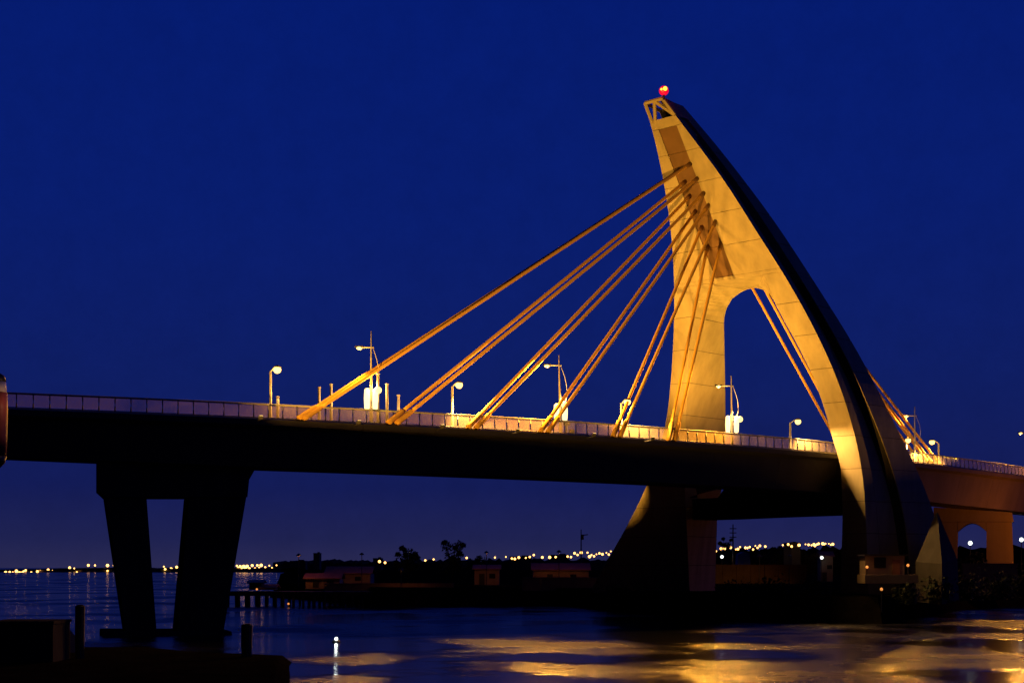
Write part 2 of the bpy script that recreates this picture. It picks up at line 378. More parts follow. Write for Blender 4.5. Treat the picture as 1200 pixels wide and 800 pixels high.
# ------------------------------------------------------------------ the pylon: a leaning sail on two legs
R0 = Vector((36.25, 145.0)); TL = Vector((.78, -.626)); TT = Vector((.626, .78))
def lean(z): return 18 * ((z - 10) / 38) ** 1.15 if z > 10 else 0.25 * (z - 10)
def thick(z): return 9.0 - 5.5 * max(0, min(1, (z - 5) / 43))
def tw(l, z, back=0.0):
    """pylon point: l along the face (0 = near leg), z above the eye, back = fraction of the thickness"""
    q = R0 + TL * l + TT * (back * thick(z) - lean(z)); return Vector((q.x, q.y, z + EYE))
def on(x, y, back=0.0):
    lo, hi = 90.0, 240.0
    for _ in range(60):
        Y = (lo + hi) / 2; p = at(x, y, Y); z = p.z - EYE
        v = (Vector((p.x, p.y)) - R0).dot(TT) + lean(z) - back * thick(z)
        if v > 0: hi = Y
        else: lo = Y
    return (Vector((p.x, p.y)) - R0).dot(TL), z
class Curve:
    def __init__(s, pts, back=0.0, smooth=0):
        s.k = sorted(((on(x, y, back)[1], on(x, y, back)[0]) for x, y in pts))
        if smooth:
            z0, z1 = s.k[0][0], s.k[-1][0]; n = int((z1 - z0) / .8); q = [(lerp(z0, z1, i / n), s(lerp(z0, z1, i / n))) for i in range(n + 1)]
            for _ in range(smooth): q = [q[0]] + [(q[i][0], (q[i - 1][1] + 2 * q[i][1] + q[i + 1][1]) / 4) for i in range(1, n)] + [q[-1]]
            s.k = q
    def __call__(s, z):
        k = s.k
        if z <= k[0][0]: i = 0
        elif z >= k[-1][0]: i = len(k) - 2
        else:
            i = 0
            while k[i + 1][0] < z: i += 1
        if z < k[0][0] or z > k[-1][0]:
            return k[0][1] if z < k[0][0] else k[-1][1]
        f = (z - k[i][0]) / (k[i + 1][0] - k[i][0]); return lerp(k[i][1], k[i + 1][1], f)
cB = Curve([(776, 115), (792.5, 135), (809, 159), (830, 186), (848, 208.5), (882, 265), (912, 310), (945, 366), (974, 425), (992, 473), (1004, 517), (1011, 555), (1014, 587), (1016, 640), (1018, 692)], 0, 14)
cO = Curve([(755, 120), (763, 145), (770, 174), (777, 207), (783, 244), (788, 281), (790.5, 338), (790, 382), (787, 440), (781, 498), (761, 563), (742, 604), (712, 656), (692, 692)], 0, 12)
cA = Curve([(895, 321), (901, 335), (909, 357), (920, 378), (932, 399), (953, 441), (966, 478), (976, 515), (980, 528), (985, 545), (987.5, 600), (985, 692)])
cI = Curve([(880, 322.5), (860, 325.5), (838, 329), (826, 332.5), (817, 338), (813, 347), (809, 380), (806, 440), (803, 503), (802, 563), (805, 620), (808, 692)])
cE = Curve([(795, 118), (803, 126), (818, 144), (839, 168), (869, 208), (890, 234), (910, 262), (938, 305), (965, 347), (1003, 407), (1033, 465), (1058, 517), (1070, 540), (1086, 576), (1097, 606), (1105, 650), (1112, 692)], 1, 18)
cJ = Curve([(884, 337), (876, 339), (868, 342.5), (858, 350), (851, 362), (848.3, 375), (849, 409), (850, 506), (846, 570), (840, 610), (838, 692)], 1)
cK = Curve([(885, 336.9), (894, 339.5), (902, 346), (918, 368), (945, 408), (975, 455), (998, 500), (1008, 540), (1012, 600), (1010, 692)], 1)
cSl = Curve([(772, 153), (804, 238), (837, 322)]); cSr = Curve([(791.5, 143.4), (824, 228), (858, 317)])
def backO(z): return cO(z) + 0.9
ZB, ZARCH = -3.6, 31.75
def near_ring(z):
    B, E = cB(z), cE(z); g = .9 if z < 47 else .3
    return [tw(cA(z), z), tw(B, z), tw(lerp(B, E, .16), z, .16), tw(lerp(B, E, .19) - g, z, .19), tw(lerp(B, E, .52) - g, z, .52), tw(lerp(B, E, .55), z, .55), tw(E, z, 1), tw(cK(z), z, 1)]
def far_ring(z): return [tw(cO(z), z), tw(min(cI(z), cA(z) - .02), z), tw(min(cJ(z), cK(z) - .02), z, 1), tw(backO(z), z, 1)]
def top_ring(z, strip):
    B, E = cB(z), cE(z); g = .9 if z < 46 else .3; k = .04 if strip else .0
    q = [tw(cO(z), z)]
    q += [tw(cSl(z), z), tw(cSl(z), z, k), tw(cSr(z), z, k), tw(cSr(z), z)] if strip else []
    return q + [tw(B, z), tw(lerp(B, E, .16), z, .16), tw(lerp(B, E, .19) - g, z, .19), tw(lerp(B, E, .52) - g, z, .52), tw(lerp(B, E, .55), z, .55), tw(E, z, 1), tw(backO(z), z, 1)]
pyl = empty('bridge_pylon', tw(-9, ZB, .5), 'tall leaning sail-shaped concrete bridge pylon lit orange with an arched opening', 'pylon')
def lv(a, c, n): return [lerp(a, c, i / n) for i in range(n + 1)]
J = .025
zj = [ZB, 0, 3.6, 7.2, 10.8, 14.4, 18.0, 21.6, 25.2, 28.6]
for a, c in zip(zj, zj[1:]):
    MB().loft([near_ring(z) for z in lv(a + J, c - J, 3)]).build('leg_segment', M['tower'], pyl)
    MB().loft([far_ring(z) for z in lv(a + J, c - J, 3)]).build('leg_segment', M['tower'], pyl)
arch = [28.63, 29.2, 29.8, 30.2, 30.5, 30.8, 31.0, 31.2, 31.35, 31.5, 31.6, ZARCH - J]
MB().loft([near_ring(z) for z in arch]).build('arch_segment', M['tower'], pyl)
MB().loft([far_ring(z) for z in arch]).build('arch_segment', M['tower'], pyl)
zt = [ZARCH, 32.1]
MB().loft([top_ring(z, False) for z in zt]).build('arch_crown', M['tower'], pyl)
zs = [32.1, 35.2, 38.4, 41.6, 44.7, 47.2]
for a, c in zip(zs, zs[1:]):
    MB().loft([top_ring(z, True) for z in lv(a + J, c - J, 3)]).build('shaft_segment', M['tower'], pyl)
    v = []
    b = MB(); rr = lv(a + J, c - J, 3)
    b.loft([[tw(cSl(z) + .03, z, .02), tw(cSr(z) - .03, z, .02), tw(cSr(z) - .03, z, .039), tw(cSl(z) + .03, z, .039)] for z in rr])
    b.build('cable_panel', M['recess'], pyl)
MB().loft([top_ring(z, False) for z in lv(47.2 + J, 48.1, 2)]).build('head_segment', M['tower'], pyl)
# inner core that closes the thin joints between the lifts
for ring, zz in ((near_ring, (ZB, 31)), (far_ring, (ZB, 29))):
    rs = []
    for z in lv(zz[0], zz[1], 14):
        r = ring(z); c = sum(r, Vector()) / len(r); rs.append([p + (c - p).normalized() * min(.12, (c - p).length * .3) for p in r])
    MB().loft(rs).build('core', M['pier'], pyl)
# beam between the legs, under the deck
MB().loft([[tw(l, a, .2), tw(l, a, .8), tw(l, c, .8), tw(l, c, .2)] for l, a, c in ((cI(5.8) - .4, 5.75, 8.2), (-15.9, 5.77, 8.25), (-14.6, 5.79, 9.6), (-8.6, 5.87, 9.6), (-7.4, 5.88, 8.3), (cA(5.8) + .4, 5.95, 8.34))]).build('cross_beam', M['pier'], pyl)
# open steel frame on the head
def bar(p, q, r=.16): MB().tube([p, q], r, 6).build('frame_bar', M['tower'], pyl)
def fr(x, y, k=0.0): l, z = on(x, y, k); return tw(l, z, k)
TLc, TRc, BLc, BRc, MM = fr(756, 121), fr(776.5, 115.5), fr(765, 145), fr(791, 135), fr(767, 118.5)
for p, q in ((TLc, TRc), (TLc, BLc), (TRc, BRc), (MM, fr(768, 142)), (MM, BRc)): bar(p, q, .2)
bk = Vector((TT.x, TT.y, 0)) * 3.2
for p in (TLc, TRc): bar(p, p + bk, .18)
bar(TLc + bk, TRc + bk, .18); bar(TLc + bk, BLc + bk, .18); bar(TRc + bk, BRc + bk, .18)
MB().loft([[tw(cB(z) + .02, z, .16), tw(lerp(cB(z), cE(z), .5), z, .5), tw(cE(z), z, 1), tw(cE(z) - 1.1, z, 1), tw(cB(z) - .7, z, .22)] for z in (48.1 + J, 48.8, 49.4, 49.9)]).build('rear_hood', M['tower'], pyl)
b = MB(); b.prism([TLc + bk * .9, TRc + bk * .9, BRc + bk * .9, BLc + bk * .9], Vector((TT.x, TT.y, 0)) * .12); b.build('back_plate', M['darksteel'], pyl)
# red beacon on the head
bc = fr(778, 106.5); bea = empty('warning_beacon', bc - Vector((0, 0, .9)), 'red warning beacon glowing on the very top of the pylon', 'beacon')
MB().tube([bc - Vector((0, 0, .95)), bc - Vector((0, 0, .35))], .12, 8).build('stem', M['darksteel'], bea)
b = MB(); b.ball(bc, .52, 16, 10, sz=.95)
b.build('red_lens', M['redlamp'], bea, True)
MB().ball(bc + Vector((.08, -.46, .05)), .23, 10, 8).build('bulb', M['yellowlamp'], bea, True)
MB().ball(bc + Vector((-.30, -.42, .0)), .12, 10, 8).build('bulb', M['yellowlamp'], bea, True)

# buttress beside the near leg
bu = [(1098, 600), (1074, 655), (1077, 694), (1123, 694), (1121, 655)]
Yb = 142.0; apex = at(1098, 598, Yb + 2.0)
base = [at(1073, 694, Yb), at(1104, 697, Yb - 3.0), at(1124, 692, Yb + 1.5), at(1098, 690, Yb + 6)]
low = [at(1073, 658, Yb), at(1104, 660, Yb - 2.8), at(1122, 655, Yb + 1.5), at(1098, 655, Yb + 6)]
b = MB(); b.loft([[p - Vector((0, 0, 1)) for p in base], low, [apex + (p - apex) * .04 for p in low]])
o = b.build('buttress', M['buttress'], origin=sum(base, Vector()) / 4)
tag(o, 'pale pyramid-shaped concrete buttress at the foot of the near pylon leg', 'buttress')

# ------------------------------------------------------------------ stay cables
ORD = ['topmost', 'second highest', 'third highest', 'fourth highest', 'fifth highest', 'lowest']
UPL = [(796, 200), (803, 213), (808.5, 229.6), (815, 247.5), (822.5, 266), (829, 288)]
UPR = [(809.4, 192), (817.6, 209), (825, 226), (830.6, 240), (838.7, 259), (845, 285)]
LOX = [357, 466, 559, 643, 727, 791]
def stay(p, q, label, group, r=.17):
    root = empty('stay_cable', p, label, 'cable', group)
    d = (q - p).normalized()
    nseg = int((q - p).length / .7); MB().tube([lerp(p + d * 1.9, q, i / nseg) for i in range(nseg + 1)], r, 14).build('cable', M['cable'], root, True)
    MB().tube([p - d * .2, p + d * .3, p + d * 1.8, p + d * 2.0], [r * 1.5, r * 1.5, r * 1.45, r * 1.1], 10).build('anchor_sleeve', M['cable'], root, True)
    MB().tube([q - d * .9, q + d * .1], r * 1.4, 10).build('socket', M['recess'], root, True)
    return root
def uplight(s, q, label, sg, power):  # assumed fixture that lights a stay cable from its foot
    a = deck_pt(s + sg * (4.2 if sg < 0 else 2.5), -1.9 if sg < 0 else 1.2, -.25 if sg < 0 else 0)
    up = empty('assumed_uplight', a, label, 'uplight', 'assumed uplights at the cable anchors')
    MB().box(a + Vector((0, 0, .2)), (.35, .3, .3)).build('housing', M['darksteel'], up)
    if sg < 0:
        k = deck_pt(s + sg * 4.2, -.3, -.25); MB().tube([k + Vector((0, 0, .05)), a + Vector((0, 0, .05))], .05, 6).build('bracket', M['darksteel'], up)
    MB().box(a + Vector((.05, 0, .37)), (.26, .22, .03)).build('lens', M['flood'], up)
    p = deck_pt(s - .4, -.28 if sg < 0 else 2, .05); tgt = p + (q - p) * .85; ax = (tgt - a).normalized(); d0 = (p + (q - p).normalized() * 1.0 - a).normalized()
    cone = min(150, 2 * math.degrees(ax.angle(d0)) + 16)
    light('uplight_beam', 'SPOT', a + Vector((0, 0, .5)), power, (1.0, .60, .04), up, .5, tgt, cone, 1.0)
for i in range(6):
    s = s_at(LOX[i], -.28)
    for side, (ux, uy), ds in (('far', UPL[i], -.42 if i == 0 else -.82), ('near', UPR[i], 0)):
        l, z = on(ux, uy, .02); p = deck_pt(s + ds, -.28, .3); q = tw(l, z, .02)
        stay(p, q, f'{ORD[i]} pair of front stay cables, the {"left" if side == "far" else "right"} strand of the pair', 'front stay cables between pylon and main span')
    # an assumed small uplight that stands by the anchors of each pair and washes them yellow
    uplight(s, q, f'assumed small uplight on the deck at the foot of the {ORD[i]} front cable pair', -1, (1500, 1300, 1100, 900, 800, 700)[i])
BACK = [((992, 521), (876, 327), 2.6), ((1003, 523), (891, 329), 1.7), ((1105, 533), (926, 317.5), 1.7), ((1097, 532), (930, 331), 2.2), ((1093, 532), (926, 330), 2.6), ((1084, 530), (930, 344), 3.2)]
BL = ['left one of two back stay cables seen through the arched opening', 'right one of two back stay cables seen through the arched opening',
      'outermost back stay cable behind the pylon, highest on the right', 'upper strand of the thick middle back stay pair right of the pylon',
      'lower strand of the thick middle back stay pair right of the pylon', 'innermost back stay cable right of the pylon']
for (dx, dy), (ux, uy), u in BACK:
    k = BACK.index(((dx, dy), (ux, uy), u)); s = s_at(dx, u); p = deck_pt(s, u, .05); l, z = on(ux, uy, 1.0)
    stay(p, tw(l, z, 1.0), BL[k], 'back stay cables behind the pylon', .15)
    if k in (1, 2, 4): uplight(s, tw(l, z, 1.0), 'assumed small uplight on the deck at the foot of the ' + ('hidden back stays' if k == 1 else 'outermost back stay' if k == 2 else 'middle back stays'), 1, 8000)  # assumed uplights, added to brighten the back stays

# ------------------------------------------------------------------ piers
def planar(s0, u):                                  # plane along the deck at s0: pixel -> point
    p, tg, nn = path(s0, u)
    def f(x, y):
        k = (x - CX) / F; # solve p + tg*t, X = k*Y
        tt = (k * p.y - p.x) / (tg.x - k * tg.y); q = p + tg * tt; return at(x, y, q.y)
    return f, Vector((nn.x, nn.y, 0))
f, nn = planar(s_at(210, 1.7), 1.9)
vp = empty('bridge_pier', f(205, 745), 'dark V-legged bridge pier standing in the water below the left span', 'pier')
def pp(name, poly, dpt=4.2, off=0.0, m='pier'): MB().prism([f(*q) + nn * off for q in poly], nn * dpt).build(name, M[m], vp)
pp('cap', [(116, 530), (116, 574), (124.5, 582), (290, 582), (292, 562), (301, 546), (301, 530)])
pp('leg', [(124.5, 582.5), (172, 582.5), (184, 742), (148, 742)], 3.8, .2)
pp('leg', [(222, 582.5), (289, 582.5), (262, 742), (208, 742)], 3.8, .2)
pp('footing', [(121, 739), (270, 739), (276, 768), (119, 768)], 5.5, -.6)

def approach_pier(x0, s0, label):
    f = lambda x, y: at(x, y, 176.0)
    nn = Vector((.36, .93, 0)); z0 = 688
    r = empty('bridge_pier', f(1140, 672), label, 'pier')
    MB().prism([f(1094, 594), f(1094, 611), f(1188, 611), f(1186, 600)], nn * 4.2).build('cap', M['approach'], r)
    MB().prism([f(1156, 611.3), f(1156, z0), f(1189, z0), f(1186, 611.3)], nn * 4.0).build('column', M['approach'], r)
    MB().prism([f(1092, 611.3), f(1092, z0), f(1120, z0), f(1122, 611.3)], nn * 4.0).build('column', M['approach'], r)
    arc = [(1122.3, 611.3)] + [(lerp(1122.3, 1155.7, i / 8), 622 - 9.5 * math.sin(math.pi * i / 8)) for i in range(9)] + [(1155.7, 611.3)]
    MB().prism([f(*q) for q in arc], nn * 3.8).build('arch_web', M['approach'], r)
    # railed platform at its foot
    return r
approach_pier(1140, s_at(1145, 1.0), 'orange-lit arched bridge pier under the right span beside the pylon')

# ------------------------------------------------------------------ lamps on the deck
def short_lamp(x, hy, base_y, side, label, power, u=1.3, hx=8):
    """a pole with a globe head on a short bracket, hx pixels to the side"""
    s = s_at(x, u); p, tg, nn = path(s, u); a = Vector((p.x, p.y, ZDECK)); Y = p.y
    ztop = at(x, hy, Y).z; dx = hx * Y / F
    r = empty('street_lamp', a, label, 'street lamp', 'street lamps on the bridge deck')
    MB().tube([a, a + Vector((0, 0, .5)), Vector((a.x, a.y, ztop - .2))], [.17, .13, .10], 8).build('pole', M['steel'], r, True)
    h = Vector((a.x + dx, a.y - .05, ztop))
    MB().tube([Vector((a.x, a.y, ztop - .3)), Vector((a.x + dx * .4, a.y, ztop + .02)), h + Vector((0, 0, .12))], .055, 6).build('bracket', M['steel'], r, True)
    MB().tube([h + Vector((0, 0, .1)), h + Vector((0, 0, .3))], [.42, .12], 10).build('shade', M['darksteel'], r, True)
    MB().ball(h - Vector((0, 0, .08)), .34, 12, 8).build('globe', M['lamp'], r, True)
    light('lamp_light', 'SPOT', h - Vector((0, .0, .5)), power * 9, (1.0, .52, .12), r, .25, h + Vector((2.5 * (1 if hx > 0 else -1), -.6, -4.6)), 120, .6)
    return r
def mast_lamp(x, top_y, arm_y, dirx, clus, label, u=1.3, power=500, armlen=13, flood=None, lean_=0.0):
    """a tall mast with an arm and head, a bowed stay, two glowing lantern tubes and a floodlight"""
    s = s_at(x, u); p, tg, nn = path(s, u); a = Vector((p.x, p.y, ZDECK)); Y = p.y; q = Y / F
    r = empty('lamp_mast', a, label, 'lamp mast', 'tall lamp masts on the bridge deck')
    zt, za = at(x, top_y, Y).z, at(x, arm_y, Y).z
    tx = a.x + lean_ * q
    MB().tube([a, Vector((lerp(a.x, tx, .3), a.y, lerp(a.z, zt, .3))), Vector((tx, a.y, zt))], [.18, .12, .05], 8).build('mast', M['steel'], r, True)
    h = Vector((tx + dirx * armlen * q, a.y, za))
    MB().tube([Vector((tx - dirx * .25, a.y, za)), h], .07, 6).build('arm', M['steel'], r, True)
    bow = [Vector((a.x + .15 + (tx - a.x) * k + .55 * math.sin(math.pi * k), a.y, lerp(a.z + 2.2, za, k))) for k in [i / 8 for i in range(9)]]
    MB().tube(bow, .03, 5).build('bow_stay', M['steel'], r, True)
    MB().box(h + Vector((0, 0, .06)), (.75, .35, .14)).build('head', M['darksteel'], r)
    MB().ball(h - Vector((0, 0, .06)), .26, 10, 6, sz=.6).build('lens', M['lamp'], r, True)
    light('lamp_light', 'SPOT', h - Vector((0, 0, .35)), power * 19, WARM, r, .22, h + Vector((2.5 * dirx, -6.0, -3.6)), 128, .6)
    if clus:
        y0, y1 = clus
        for sx_ in (-5.0, 5.0):
            c0, c1 = at(x + sx_, y1, Y), at(x + sx_, y0, Y); c0.x = a.x + sx_ * q; c1.x = c0.x
            MB().tube([c0, lerp(c0, c1, .06), lerp(c0, c1, .5), lerp(c0, c1, .94), c1], [.10, .23, .27, .23, .10], 12).build('lantern_tube', M['tube'], r, True)
        zc = (at(x, clus[0], Y).z + at(x, clus[1], Y).z) / 2
        MB().tube([Vector((a.x - 5 * q, a.y, zc)), Vector((a.x + 5 * q, a.y, zc))], .05, 6).build('bracket', M['steel'], r)
        light('lantern_light', 'POINT', Vector((a.x, a.y + .1, zc + 1.3)), 1700, (1.0, .52, .12), r, .4)
    if flood:
        fx, fy, aim, pw, cone = flood
        beams = aim or []; fl = at(fx, fy, Y); fl.x = a.x + (fx - x) * q; fl.y = a.y
        MB().tube([Vector((a.x, a.y, fl.z - .1)), fl - Vector((0, 0, .1))], .05, 6).build('flood_arm', M['steel'], r)
        MB().ball(fl, .33, 12, 8).build('floodlight', M['flood'], r, True)
        for bt, be, bcn in beams: light('flood_beam', 'SPOT', fl + Vector((.3, .1, .3)), be, SODIUM, r, .35, bt, bcn, .8)
    return r
def assumed_floodlight(x, u, h, aim, pw, cone, label, size):  # assumed deck floodlights, themselves unseen, placed to light the pylon
    s = s_at(x, u); a = deck_pt(s, u, 0); r = empty('floodlight', a, label, 'floodlight', 'assumed floodlights on the deck aimed at the pylon')
    MB().tube([a, a + Vector((0, 0, h - .35))], .07, 6).build('stand', M['darksteel'], r)
    d = (aim - a).normalized(); hz = math.atan2(d.y, d.x)
    MB().box(a + Vector((0, 0, h - .15)), (.35, .6, .4), hz).build('housing', M['darksteel'], r)
    MB().box(a + Vector((d.x * .19, d.y * .19, h - .13)), (.03, .5, .3), hz).build('lens', M['flood'], r)
    light('flood_beam', 'SPOT', a + Vector((d.x * .35, d.y * .35, h)), pw, SODIUM, r, size, aim, cone, .7)
assumed_floodlight(440, 7.5, 1.1, tw(-7, 34), 14000, 50, 'assumed floodlight on the deck behind the first lamp mast', 1.4)
assumed_floodlight(664, 1.6, 1.5, tw(-8, 24), 15000, 100, 'assumed floodlight on a stand beside the second lamp mast', .5)
assumed_floodlight(806, 8.0, 1.1, tw(-11, 26), 16000, 125, 'assumed floodlight on the deck right of the lowest front cables', .5)
assumed_floodlight(670, DW - 1.9, 2.3, tw(-28, 8.8), 70000, 17, 'assumed floodlight on a tall stand by the far railing, aimed at the far pylon leg', .2)
short_lamp(317, 432, 485, 1, 'short globe street lamp at the left end of the bridge, brightest on the left', 50, hx=8)
mast_lamp(435, 388, 407, -1, (455, 480), 'tall lamp mast with arm and twin lantern tubes behind the topmost front cable', armlen=14, flood=(443, 457, None, 0, 0), power=500)
short_lamp(530, 450, 492, 1, 'short globe street lamp between the second and third front cable pairs', 1200, hx=8)
mast_lamp(657, 416, 428, -1, (473, 493), 'tall lamp mast with arm and twin lantern tubes by the fourth front cable pair', armlen=14, flood=(661.5, 474, [(tw(2.6, 9.0), 13000, 32)], 0, 0), power=1600, lean_=-2)
short_lamp(728, 470, 497, 1, 'short globe street lamp by the fifth front cable pair, left of the pylon', 1200, hx=7)
mast_lamp(858, 440, 452, -1, (487, 507), 'tall lamp mast with twin lantern tubes seen through the arched opening', armlen=15, flood=(867, 491, None, 0, 0), power=1200, lean_=-1)
short_lamp(926, 493, 516, 1, 'short globe street lamp seen through the arched opening, right side', 1600, hx=9)
mast_lamp(1072, 476, 487, -1, None, 'tall lamp mast just right of the pylon beside the back stay cables', armlen=10, power=700)
short_lamp(1062, 515, 527, 1, 'short globe street lamp half hidden behind the pylon edge on the right', 900, hx=2)
short_lamp(1100, 517, 533, -1, 'short globe street lamp right of the back stay cables', 1600, hx=-8)
mast_lamp(1206, 497, 507, -1, None, 'tall lamp mast at the right edge of the picture', armlen=10, power=500)
# slim pale posts between the lamps
for x, y0, y1, u, lb in ((325.5, 464, 487, 1.0, 'short pale post just right of the leftmost street lamp'),
                         (374, 453, 489, 3.8, 'left one of two slim pale posts behind the topmost cables'),
                         (388, 449, 489, 3.8, 'right one of two slim pale posts behind the topmost cables'),
                         (443, 437, 491, 1.1, 'tallest slim pale post right beside the first lamp mast'),
                         (453.5, 449, 491, 1.1, 'slim pale post second to the right of the first lamp mast'),
                         (467, 462, 491, 4.5, 'faint short post behind the second pair of front cables')):
    s = s_at(x, u); p, _t, _n = path(s, u); a = Vector((p.x, p.y, ZDECK)); zt = at(x, y0, p.y).z
    r = empty('deck_post', a, lb, 'post', 'slim pale posts on the deck')
    MB().tube([a, Vector((a.x, a.y, zt - .1))], [.14, .12], 8).build('shaft', M['steel'], r, True)
    MB().tube([Vector((a.x, a.y, zt - .12)), Vector((a.x, a.y, zt - .06)), Vector((a.x, a.y, zt))], [.17, .17, .05], 8).build('cap', M['steel'], r, True)

# ------------------------------------------------------------------ the headland: jetty, sheds, trees, masts
def jetty():
    Y = 186.0; a = at(310, 700, Y); r = empty('jetty', (a.x, Y + 3, 0), 'low timber jetty on piles left of the headland', 'jetty')
    x0, x1 = at(262, 0, Y).x, at(438, 0, Y).x; zd = at(0, 693, Y).z
    n = 22
    for i in range(n):
        xx = lerp(x0, x1, (i + .5) / n); MB().box((xx, Y + 3, zd - .12), ((x1 - x0) / n - .06, 6, .22 + .04 * (i % 3))).build('plank', M['wood'], r)
    MB().box(((x0 + x1) / 2, Y + .2, zd - .42), (x1 - x0, .3, .36)).build('edge_beam', M['wood'], r)
    k = 0; xx = x0 + .6
    while xx < x1:
        for yy in (.2, 5.6): MB().tube([(xx + random.uniform(-.1, .1), Y + yy, -.8), (xx, Y + yy, zd - .2)], .22 + random.uniform(-.03, .05), 7).build('pile', M['wood'], r)
        xx += random.uniform(1.1, 1.6)
    return zd
ZJ = jetty()
def shed(name, x0, x1, yb, y_eave, y_top, Y, depth, label, roof='roof', wall='wall', door=True):
    p0, p1 = at(x0, yb, Y), at(x1, yb, Y); zb = 2.6 if Y > 186 else ZJ; ze, zt = at(0, y_eave, Y).z, at(0, y_top, Y).z
    c = Vector(((p0.x + p1.x) / 2, Y + depth / 2, zb)); w = p1.x - p0.x
    r = empty(name, c, label, 'shed')
    MB().box((c.x, c.y, (zb + ze) / 2 - .1), (w, depth, ze - zb + .2)).build('wall', M[wall], r)
    b = MB(); o_ = .35
    b.loft([[(c.x - w / 2 - o_, Y - o_, ze), (c.x + w / 2 + o_, Y - o_, ze), (c.x + w / 2 + o_, Y - o_, ze + .12), (c.x - w / 2 - o_, Y - o_, ze + .12)],
            [(c.x - w / 2 - o_, c.y, zt), (c.x + w / 2 + o_, c.y, zt), (c.x + w / 2 + o_, c.y, zt + .12), (c.x - w / 2 - o_, c.y, zt + .12)],
            [(c.x - w / 2 - o_, Y + depth + o_, ze), (c.x + w / 2 + o_, Y + depth + o_, ze), (c.x + w / 2 + o_, Y + depth + o_, ze + .12), (c.x - w / 2 - o_, Y + depth + o_, ze + .12)]])
    b.build('roof', M[roof], r)
    if door:
        MB().box((c.x - w * .2, Y - .03, zb + min(1, (ze - zb) * .4)), (.9, .08, min(2, (ze - zb) * .8))).build('door', M['darksteel'], r)
        MB().box((c.x + w * .22, Y - .03, lerp(zb, ze, .6)), (1.0, .08, min(.8, (ze - zb) * .35))).build('window', M['glassdark'], r)
    return r
shed('quay_shed', 358, 398, 690, 678, 672, 196, 4, 'low rusty-roofed shed at the left end of the quay')
shed('quay_shed', 382, 434, 688, 672, 664, 214, 6, 'larger rusty-roofed shed standing behind the left quay shed')
shed('jetty_cabin', 306, 322, 692, 689, 685, 187.5, 2.5, 'small reddish cabin on the jetty', door=False)
shed('jetty_cabin', 292, 306, 692, 683, 680, 188, 2.5, 'taller dark cabin on the jetty left of the reddish one', wall='wood', roof='darksteel')
shed('quay_shed', 556, 585, 682, 667, 662, 215, 5, 'square reddish shed in the middle of the quay right of the trees')
shed('quay_shed', 625, 690, 682, 668, 660, 205, 6, 'long reddish shed on the quay left of the pylon')
shed('quay_hut', 962, 976, 662, 652, 646, 255, 3, 'small orange-lit hut seen between the pylon legs')
def low_wall(x0, x1, y0, y1, Y, label, m='quay'):
    a, c = at(x0, y0, Y), at(x1, y0, Y); zt = a.z; zb = 2.2
    r = empty('quay_wall', ((a.x + c.x) / 2, Y, zb), label, 'wall')
    n = max(3, int((c.x - a.x) / 2.5))
    for i in range(n): MB().box((lerp(a.x, c.x, (i + .5) / n), Y, (zb + zt) / 2), ((c.x - a.x) / n - .05, .5, zt - zb)).build('block', M[m], r)
    MB().box(((a.x + c.x) / 2, Y, zt + .07), (c.x - a.x + .1, .7, .14)).build('coping', M[m], r)
low_wall(380, 532, 684, 690, 193, 'long low quay wall in front of the sheds and trees')
low_wall(612, 700, 677, 684, 192, 'low quay wall in front of the long reddish shed')
low_wall(830, 945, 662, 670, 230, 'low reddish wall seen between the pylon legs', 'darkwall')
low_wall(1128, 1192, 661, 668, 160, 'low lit wall at the foot of the right pier')
# small lamps on the quay; the shaded ones are added to light sheds and walls
def dim_lamp(x, y, Y, label, power, base=2.6, col=(1.0, .28, .04), vis='dimlamp', group='dim lamps on the quay', rad=.16, shaded=False):
    p = at(x, y, Y); r = empty('quay_lamp', (p.x, p.y, min(base, p.z - .5)), label, 'lamp', group)
    MB().tube([(p.x, p.y, min(base, p.z - .5)), (p.x, p.y, p.z - .1)], .06, 6).build('pole', M['darksteel'], r)
    if shaded:
        MB().tube([p + Vector((0, 0, -.25)), p + Vector((0, 0, -.05)), p + Vector((0, 0, .12))], [.42, .3, .08], 10, cap=False).build('shade', M['darksteel'], r)
        MB().ball(p - Vector((0, 0, .08)), .09, 8, 6).build('bulb', M[vis], r, True)
        light('lamp_light', 'SPOT', p - Vector((0, 0, .2)), power, col, r, .1, p + Vector((.0, .6, -2)), 150, .4)
        return
    MB().ball(p, rad, 8, 6).build('globe', M[vis], r, True)
    if power: light('lamp_light', 'POINT', p + Vector((0, -.35, 0)), power, col, r, .2)
dim_lamp(350, 649, 193, 'added shaded lamp on a tall pole at the left quay shed', 380, shaded=True)
dim_lamp(424, 648, 206, 'added shaded lamp on a tall pole at the larger rusty-roofed shed', 380, shaded=True)
dim_lamp(470, 666, 189, 'added shaded lamp on a pole in front of the left tree', 170, shaded=True)
dim_lamp(570, 646, 209, 'added shaded lamp on a pole at the square quay shed', 260, shaded=True)
dim_lamp(655, 645, 199, 'added shaded lamp on a pole at the long reddish shed', 380, shaded=True)
dim_lamp(301, 690, 186.5, 'tiny pinkish lamp on the jetty cabin front', 0, ZJ)
dim_lamp(338, 707, 185.6, 'tiny red lamp hanging low under the jetty edge', 0, 0.2, vis='dimlamp')
dim_lamp(890, 650, 226, 'added shaded lamp on a pole over the low wall between the pylon legs', 70, shaded=True)
dim_lamp(925, 650, 226, 'second added shaded lamp on a pole over the low wall, further right', 90, shaded=True)
dim_lamp(963, 653, 253, 'white lamp on the front of the small hut between the pylon legs', 26, vis='townwhite', rad=.32)
dim_lamp(1016, 664, 135.5, 'dim orange lamp left of the pylon foot cabin', 3)
dim_lamp(1064, 662, 135.5, 'dim orange lamp right of the pylon foot cabin', 2)
